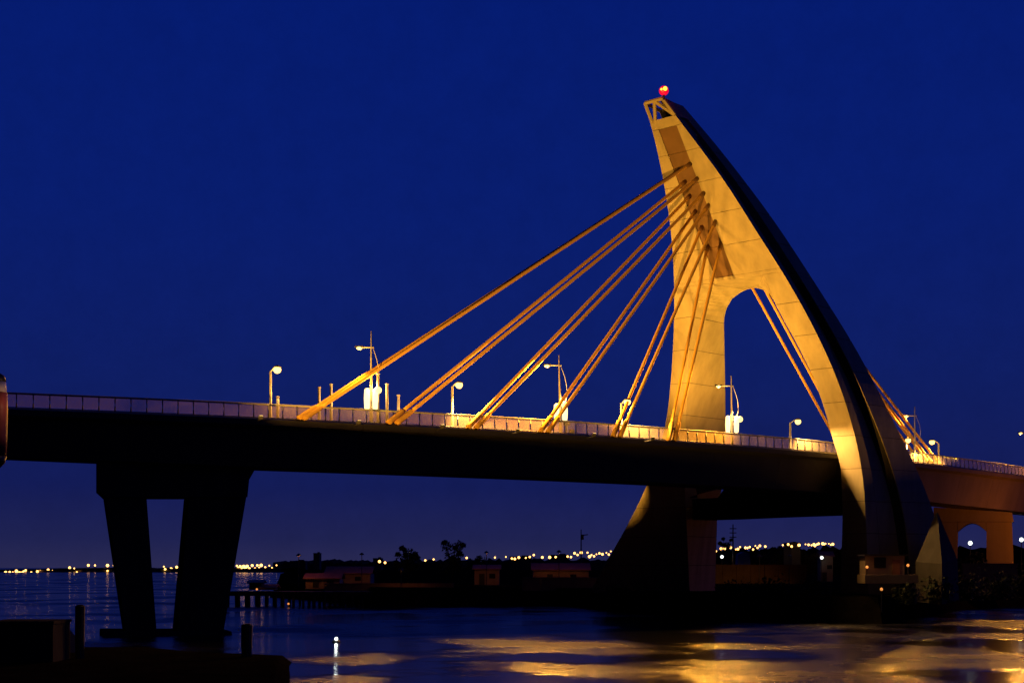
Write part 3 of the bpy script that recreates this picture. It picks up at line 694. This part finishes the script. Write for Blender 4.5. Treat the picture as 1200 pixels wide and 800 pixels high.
dim_lamp(1033, 690, 131.5, 'small pinkish lamp low on the shore in front of the pylon foot', 0, 1.2)
dim_lamp(846, 652, 240, 'white lamp beside the pole mast between the pylon legs', 0, vis='townwhite', rad=.3)
dim_lamp(1137, 636, 190, 'bright white lamp seen through the arch of the right pier', 0, vis='townwhite', rad=.32)
dim_lamp(1197, 632, 190, 'bright white lamp at the right edge beyond the right pier', 0, vis='townwhite', rad=.32)
# cabin at the pylon foot
cx0, cx1 = at(1014, 0, 136.5).x, at(1060, 0, 136.5).x
cb = empty('guard_cabin', ((cx0 + cx1) / 2, 138, 2.7), 'small dim cabin with a dark window at the foot of the near pylon leg', 'cabin')
zc0, zc1 = at(0, 674, 136.5).z, at(0, 651, 136.5).z
MB().box(((cx0 + cx1) / 2, 137.6, (zc0 + zc1) / 2), (cx1 - cx0, 2.2, zc1 - zc0)).build('wall', M['wall'], cb)
MB().box(((cx0 + cx1) / 2, 137.4, zc1 + .08), (cx1 - cx0 + .4, 2.8, .16)).build('roof', M['darksteel'], cb)
wx = at(1031, 0, 136.5).x
MB().box((wx, 136.46, at(0, 659, 136.5).z), (1.25, .1, 1.15)).build('window', M['glassdark'], cb)
MB().box((at(1050, 0, 136.5).x, 136.46, zc0 + .85), (.8, .08, 1.7)).build('door', M['roof'], cb)
MB().box(((cx0 + cx1) / 2, 135.6, at(0, 678, 135).z), (cx1 - cx0 + 1.4, 3.0, .9)).build('step', M['quay'], cb)
# assumed street lamp on the quay road just past the right edge, added to light the right span and its pier
q = at(1268, 604, 168)
rl = empty('assumed_street_lamp', (q.x, q.y, 2.7), 'assumed sodium street lamp on the quay road, unseen beyond the right edge', 'street lamp')
MB().tube([(q.x, q.y, 2.7), (q.x, q.y, q.z + .3), (q.x - .8, q.y + .2, q.z + .5)], [.12, .09, .05], 8).build('pole', M['steel'], rl, True)
MB().box((q.x - .95, q.y + .2, q.z + .48), (.6, .3, .14)).build('head', M['darksteel'], rl)
light('lamp_light', 'POINT', (q.x - .95, q.y + .2, q.z + .2), 1600, (1.0, .27, .015), rl, .2)

# trees: forked trunk and a crown of many small leaf clumps
def tree(x, yt, yb, wpx, Y, label, lobes, group='trees on the headland', n=2600):
    b0 = at(x, yb, Y); b0.z = 2.5; zt = at(x, yt, Y).z; w = wpx * Y / F
    r = empty('tree', b0, label, 'tree', group)
    b = MB(); H = zt - b0.z
    b.tube([b0, b0 + Vector((.1, 0, H * .35)), b0 + Vector((-.05, .1, H * .7))], [.28, .2, .08], 7)
    cr_ = MB()
    lobes = lobes + [(lx + random.uniform(-1, 1) * lr, lz + random.uniform(-.5, .8) * lr * .8, lr * random.uniform(.25, .5)) for lx, lz, lr in lobes for _ in range(3)]
    for lx, lz, lr in lobes:
        c = b0 + Vector((lx * w, random.uniform(-.3, .3) * w * .4, lz * H)); rad = lr * w
        b.tube([b0 + Vector((.1, 0, H * .33)), lerp(b0 + Vector((.1, 0, H * .33)), c, .6) + Vector((0, 0, .1)), c], [.13, .08, .03], 5)
        for k in range(int(n / len(lobes))):
            v = Vector((random.gauss(0, 1), random.gauss(0, 1), random.gauss(0, 1))).normalized() * rad * random.uniform(.25, 1.05) ** .7
            v.z *= .8; p = c + v; s_ = random.uniform(.12, .34)
            a = Vector((random.uniform(-1, 1), random.uniform(-1, 1), random.uniform(-1, 1))).normalized(); e = a.orthogonal().normalized(); g = a.cross(e)
            cr_.add([p - e * s_, p + g * s_ * .5, p + e * s_, p - g * s_ * .5], [(0, 1, 2, 3)])
    b.build('trunk', M['bark'], r); cr_.build('crown', M['foliage'], r)
tree(478, 641, 684, 26, 232, 'round dark tree on the quay, left one of the pair', [(-.25, .62, .34), (.22, .66, .36), (0, .85, .3), (.3, .45, .25), (-.3, .4, .22)])
tree(530, 634, 684, 30, 228, 'taller dark tree on the quay, right one of the pair', [(-.2, .88, .26), (.25, .9, .26), (0, .66, .36), (-.3, .42, .3), (.3, .45, .3)])
tree(562, 652, 676, 26, 300, 'low spreading dark tree behind the square quay shed', [(-.25, .7, .32), (.2, .75, .34), (0, .5, .3)], n=1500)
tree(404, 660, 676, 22, 300, 'small dark tree behind the larger rusty-roofed shed', [(-.2, .7, .3), (.2, .75, .3)], n=1100)
tree(850, 628, 668, 14, 262, 'narrow dark tree beside the pole mast between the pylon legs', [(-.2, .6, .4), (.15, .8, .36), (0, .4, .36)], n=1500)
tree(900, 640, 662, 30, 330, 'low dark tree under the row of lamps between the pylon legs', [(-.3, .7, .3), (.2, .75, .32), (0, .5, .3)], n=1500)
tree(1134, 640, 690, 34, 172, 'dark bushy tree seen under the arch of the right pier', [(-.25, .55, .34), (.3, .7, .34), (.05, .4, .34)], n=1900)
tree(1168, 640, 690, 22, 196, 'dark tree behind the right pier column', [(-.2, .6, .34), (.2, .75, .34)], n=1100)
# shoreline shrubs
def shrub(x, yt, Y, wpx, label):
    b0 = at(x, 0, Y); b0.z = 2.0; H = at(x, yt, Y).z - 2.0; w = wpx * Y / F
    r = empty('shrub', b0, label, 'shrub', 'shrubs along the headland shore')
    b = MB(); c = MB()
    for k in range(5): b.tube([b0, b0 + Vector((random.uniform(-.4, .4) * w, random.uniform(-.3, .3), H * .8))], [.05, .02], 4)
    for k in range(700):
        p = b0 + Vector((random.gauss(0, .24) * w, random.gauss(0, .5), H * abs(random.gauss(.45, .26)))); s_ = random.uniform(.12, .3)
        a = Vector((random.uniform(-1, 1), random.uniform(-1, 1), random.uniform(-1, 1))).normalized(); e = a.orthogonal().normalized(); g = a.cross(e)
        c.add([p - e * s_, p + g * s_ * .5, p + e * s_, p - g * s_ * .5], [(0, 1, 2, 3)])
    b.build('stems', M['bark'], r); c.build('leaves', M['foliage'], r)
for x, yt, Y, w, lb in ((722, 688, 165, 30, 'dark shrub left of the far pylon leg foot'), (770, 690, 158, 34, 'dark shrub in front of the far pylon leg'),
                        (862, 682, 150, 40, 'wide dark shrub on the shore below the cross beam'), (905, 678, 150, 36, 'dark shrub midway between the pylon feet'),
                        (952, 680, 146, 40, 'dark shrub left of the near pylon leg foot'), (1064, 684, 134, 26, 'dark shrub right of the guard cabin'),
                        (1100, 676, 140, 36, 'dark shrub in front of the pyramid buttress'), (1130, 674, 146, 36, 'dark shrub below the right pier, left of its column'),
                        (1172, 672, 150, 40, 'dark shrub below the right pier column'), (1198, 670, 152, 30, 'dark shrub at the right edge below the bridge')):
    shrub(x, yt, Y, w, lb)
def mast(x, yt, yb, Y, label, kind):
    a = at(x, yb, Y); a.z = 2.5; zt = at(x, yt, Y).z; r = empty('pole_mast', a, label, 'mast', 'masts on the skyline')
    MB().tube([a, (a.x, a.y, zt)], [.22, .1], 6).build('pole', M['darksteel'], r)
    k = Y / F
    if kind:
        MB().box((a.x + 1.5 * k, a.y, at(0, yt + 9, Y).z), (3.2 * k, .4, 6 * k)).build('antenna_panel', M['darksteel'], r)
        MB().tube([(a.x, a.y, at(0, yt + 7, Y).z), (a.x + 8 * k, a.y, at(0, yt + 6, Y).z)], .12, 5).build('arm', M['darksteel'], r)
    else:
        for q_ in (5, 10, 15): MB().box((a.x, a.y, at(0, yt + q_, Y).z), (8 * k, .14, .16)).build('cross_arm', M['darksteel'], r)
mast(681, 620, 664, 300, 'thin dark antenna mast on the skyline left of the pylon', True)
mast(859, 614, 662, 240, 'thin pole with cross arms between the pylon legs', False)
# far buildings on the skyline
for x, w, yt, Y, lb in ((372, 7, 648, 1330, 'small dark tower block on the far left skyline'), (350, 18, 657, 1340, 'low dark building left of the small tower block'),
                        (443, 10, 654, 1300, 'low dark building on the far skyline left of the trees'), (610, 26, 652, 1180, 'wide dark building on the far skyline right of the trees'),
                        (655, 22, 650, 1150, 'dark flat-roofed building on the far skyline left of the mast'), (928, 10, 636, 470, 'small dark block among the lamps between the pylon legs')):
    a = at(x, yt, Y); k = Y / F; r = empty('far_building', (a.x, Y, 0), lb, 'building', 'dark buildings on the far skyline')
    MB().box((a.x, Y, a.z / 2), (w * k, 14, a.z)).build('wall', M['cladding'], r)
    MB().box((a.x, Y, a.z + .2 * k), (w * k + .8, 15, .4 * k)).build('roof', M['cladding'], r)
    MB().box((a.x + w * k * .2, Y, a.z + .9 * k), (w * k * .3, 5, 1.4 * k)).build('roof_house', M['cladding'], r)
# lamps of the far town
ONES = 'first second third fourth fifth sixth seventh eighth ninth tenth eleventh twelfth thirteenth fourteenth fifteenth sixteenth seventeenth eighteenth nineteenth'.split()
TENS = {2: 'twent', 3: 'thirt', 4: 'fort', 5: 'fift', 6: 'sixt', 7: 'sevent'}
def ordinal(n):
    if n < 20: return ONES[n - 1]
    return TENS[n // 10] + ('ieth' if n % 10 == 0 else 'y-' + ONES[n % 10 - 1])
def town(pts, Y, label, group, rpx, base, pole=True):
    k = Y / F; b = MB()
    for i, (x, y) in enumerate(sorted(pts)):
        p = at(x, y + random.uniform(-.7, .7), Y + random.uniform(-20, 20)); q_ = MB()
        q_.ball(p, rpx * k * random.choice((.55, .7, .85, 1.0, 1.2)), 8, 6)
        q_.tube([(p.x, p.y, base), (p.x, p.y, p.z - rpx * k * .5)], .05 * k, 5, 1)
        o = q_.build('town_lamp', [M['town'], M['darksteel']], origin=(p.x, p.y, base))
        tag(o, f'{ordinal(i + 1)} from the left of the {label}', 'street lamp', group)
LEFT = [(22, 101), (50, 99), (64, 96), (76, 102), (92, 97), (112, 101), (135, 100), (146, 97), (168, 96), (178, 99), (198, 100), (228, 99), (238, 96), (247, 101), (265, 99), (310, 98), (322, 96), (333, 99), (356, 97), (366, 100), (398, 97), (408, 99), (434, 97), (651, 94), (660, 92), (676, 92), (700, 90), (931, 84), (945, 86), (958, 84), (974, 86), (996, 85), (1012, 84), (1036, 80), (1062, 83), (12, 98), (38, 98), (85, 100), (100, 95), (122, 103), (157, 98), (188, 90), (205, 97), (216, 98), (258, 97), (272, 83), (290, 87), (300, 100), (345, 73), (371, 72), (385, 93), (420, 72), (420, 93), (443, 72), (455, 90), (645, 90), (640, 78), (668, 88), (690, 78), (710, 82),
        (925, 77), (938, 76), (952, 77), (965, 75), (985, 75), (1005, 75), (1020, 73), (1052, 75), (1080, 72)]
town([(x / 3.333, 640 + y / 3.333) for x, y in LEFT], 1130, 'warm lamps along the far shore on the left', 'street lamps along the far left shore', 1.5, 1.0)
MID = [(20, 206), (250, 196), (600, 186), (720, 186), (775, 182), (905, 184), (965, 176), (1015, 170), (1075, 176), (1110, 168), (1172, 168), (48, 210), (292, 190), (458, 188), (655, 180), (685, 190), (700, 188), (755, 188), (795, 170), (838, 185), (875, 185), (982, 180), (1000, 165), (1033, 160), (1065, 160), (1085, 170), (1098, 180), (1125, 160), (1140, 170), (1160, 160), (1182, 155)]
town([(440 + x / 4.286, 610 + y / 4.286) for x, y in MID], 820, 'warm lamps on the skyline between trees and pylon', 'street lamps on the middle skyline', 1.4, 2.0)
RIGHT = [(185, 268), (283, 268), (353, 262), (428, 258), (632, 246), (692, 246), (710, 244), (806, 242), (852, 243), (870, 238), (920, 236), (970, 237), (120, 285), (158, 265), (228, 262), (268, 270), (298, 260), (338, 258), (370, 257), (395, 272), (412, 252), (445, 250), (485, 255), (615, 242), (655, 238), (680, 250), (735, 238), (783, 240), (828, 245), (845, 235), (860, 240), (880, 232), (910, 232), (930, 232), (955, 235), (985, 233)]
town([(820 + x / 6.316, 600 + y / 6.316) for x, y in RIGHT], 465, 'warm lamps seen between the pylon legs', 'street lamps seen between the pylon legs', 1.35, 2.5)
# lit quay edge of the far shore
for x0, x1 in ((45, 138), (274, 326)):
    a, c = at(x0, 670, 1115), at(x1, 668.5, 1115)
    o = MB().box(((a.x + c.x) / 2, 1118, .9), (c.x - a.x, 4, 1.8)).build('far_quay', M['quay'], origin=((a.x + c.x) / 2, 1118, 0))
    tag(o, 'low quay below the lamps on the far shore, ' + ('left of the V-legged pier' if x0 < 100 else 'right of the V-legged pier'), 'quay', 'quays on the far shore')
    pass
# blue tarpaulin on the ground between the legs
Yt = 250; a, c = at(863, 652, Yt), at(881, 652, Yt)
o = MB().prism([(a.x, Yt, 2.6), (c.x, Yt, 2.6), (c.x - .4, Yt, at(0, 648, Yt).z), ((a.x + c.x) / 2, Yt, at(0, 646, Yt).z), (a.x + .4, Yt, at(0, 649, Yt).z)], (0, 3, 0)).build('tarpaulin', M['blue'], origin=((a.x + c.x) / 2, Yt, 2.6))
tag(o, 'blue tarpaulin-covered heap between the pylon legs', 'tarpaulin')

# ------------------------------------------------------------------ the near bank and the water in front
def post(x, y0, Y, w, label):
    a = at(x, 0, Y); a.z = -.3; zt = at(0, y0, Y).z; r = w / 2 * Y / F
    o = MB().tube([a, (a.x, a.y, lerp(a.z, zt, .5)), (a.x + .02, a.y, zt - .08), (a.x + .02, a.y, zt)], [r * 1.05, r, r * 1.02, r * .8], 10).build('mooring_post', M['wood'], origin=a, smooth=False)
    tag(o, label, 'mooring post', 'mooring posts on the near bank')
post(93.5, 708, 75, 11, 'upright dark mooring post on the near bank, left of the V-legged pier')
post(289, 730, 77, 13, 'shorter dark mooring post on the near bank, right of the V-legged pier')
a = at(31, 0, 72); zt = at(0, 728, 72).z
blk = MB(); w_ = 62 * 72 / F
r = empty('concrete_block', (a.x, 73.5, 0), 'low flat-topped dark concrete block at the bottom left corner', 'block')
MB().box((a.x - .3, 73.4, (zt - .2) / 2), (w_ + .6, 2.8, zt + .2)).build('body', M['pier'], r)
MB().box((a.x - .3, 73.4, zt - .05), (w_ + .75, 2.95, .16)).build('lid', M['pier'], r)
# added floodlight on the near bank, put there to wash the cables and the pylon from the front; it sits in an open-topped
# trough whose slanting front edge keeps the light off the girder
AZ = R(33)
fl = Vector((-28.5, 80.5, 1.25)); hd = Vector((math.sin(AZ), math.cos(AZ), 0)); rt = Vector((hd.y, -hd.x, 0)); KD = .8
r = empty('added_bank_floodlight', (fl.x, fl.y, .4), 'added floodlight in a dark open-topped trough on the near bank before the V-legged pier', 'floodlight')
MB().box(fl - hd * .18 - Vector((0, 0, .12)), (.4, .2, .34), -AZ).build('housing', M['darksteel'], r)
def bd(t, h, k): return fl + hd * k + rt * t + Vector((0, 0, h))
def cut(p): q = Vector((p.x - fl.x, p.y - fl.y)); az = math.atan2(q.x, q.y) - AZ; return KD * math.tan(az), KD / math.cos(az) * (p.z - fl.z) / q.length
edge = [cut(deck_pt(s_at(x), -.5, .95)) for x in (330, 400, 480, 560, 640, 720, 800, 880, 950, 1010)]
edge = [(-.9, edge[0][1] + (edge[1][1] - edge[0][1]) / (edge[1][0] - edge[0][0]) * (-.9 - edge[0][0]) + .3)] + edge + [(max(.75, edge[-1][0] + .05), edge[-1][1])]
TR = edge[-1][0]
def ln(t):
    for (t0, h0), (t1, h1) in zip(edge, edge[1:]):
        if t <= t1 + 1e-6: return lerp(h0, h1, (t - t0) / (t1 - t0))
    return edge[-1][1]
for (t0, h0), (t1, h1) in zip(edge, edge[1:]):
    MB().prism([bd(t0, -.9, KD), bd(t0, h0, KD), bd(t1, h1, KD), bd(t1, -.9, KD)], hd * .02).build('front_wall', M['darksteel'], r)
hb = ln(-.9) + .12
MB().prism([bd(-.95, -.9, -.4), bd(-.95, hb, -.4), bd(TR + .03, hb, -.4), bd(TR + .03, -.9, -.4)], hd * .02).build('back_wall', M['darksteel'], r)
for t_, h0, h1 in ((-.93, hb, ln(-.9) + .02), (TR, hb, edge[-1][1] + .02)):
    MB().prism([bd(t_, -.9, -.37), bd(t_, h0, -.37), bd(t_, h1, KD - .01), bd(t_, -.9, KD - .01)], rt * .02).build('side_wall', M['darksteel'], r)
light('flood_beam', 'SPOT', fl, ADDED_FLOOD, SODIUM, r, .035, tw(-13, 32), 76, .5)
# navigation buoy with a small white lamp
p = at(394, 748, 100); r = empty('buoy', (p.x, 100, 0), 'small floating buoy with a white lamp on the dark water', 'buoy')
MB().tube([(p.x, 100, -.2), (p.x, 100, -.05), (p.x, 100, .12), (p.x, 100, .16)], [.25, .35, .3, .1], 12).build('float', M['darksteel'], r, True)
MB().tube([(p.x, 100, .15), (p.x, 100, p.z)], .03, 6).build('stem', M['darksteel'], r)
MB().ball(p, .14, 10, 6).build('lamp', M['townwhite'], r, True)
light('buoy_light', 'POINT', p + Vector((0, -.22, 0)), 6, (.9, 1, .95), r, .1)
# hanging lantern at the left edge, on a bracket from an assumed post that stands outside the view
Yl = 40.0; k = Yl / F; a = at(-2, 0, Yl)
r = empty('lantern_post', (at(-60, 0, Yl).x, Yl, 0.4), 'red cylindrical lantern with a pale band hanging at the left edge of the picture', 'lantern')
xp = at(-60, 0, Yl).x
MB().tube([(xp, Yl, .3), (xp, Yl, at(0, 405, Yl).z)], [.12, .09], 8).build('post', M['darksteel'], r, True)
MB().tube([(xp, Yl, at(0, 415, Yl).z), (a.x, Yl, at(0, 420, Yl).z), (a.x, Yl, at(0, 440, Yl).z)], .03, 6).build('bracket', M['darksteel'], r)
def lz(y): return at(0, y, Yl).z
MB().tube([(a.x, Yl, lz(460)), (a.x, Yl, lz(480)), (a.x, Yl, lz(510)), (a.x, Yl, lz(534))], [10 * k, 10.5 * k, 10 * k, 9 * k], 16).build('body', M['lantern'], r, True)
MB().tube([(a.x, Yl, lz(459.5)), (a.x, Yl, lz(447))], [9.5 * k, 8 * k], 16).build('band', M['white'], r, True)
MB().tube([(a.x, Yl, lz(446.5)), (a.x, Yl, lz(440)), (a.x, Yl, lz(437))], [9 * k, 7 * k, 2 * k], 16).build('cap', M['darksteel'], r, True)
MB().tube([(a.x, Yl, lz(534.5)), (a.x, Yl, lz(542)), (a.x, Yl, lz(548))], [9.3 * k, 7.5 * k, 2 * k], 16).build('cap', M['darksteel'], r, True)
light('lantern_light', 'POINT', (a.x + .9, Yl - .5, lz(470)), 6, (1.0, .5, .25), r, .1)
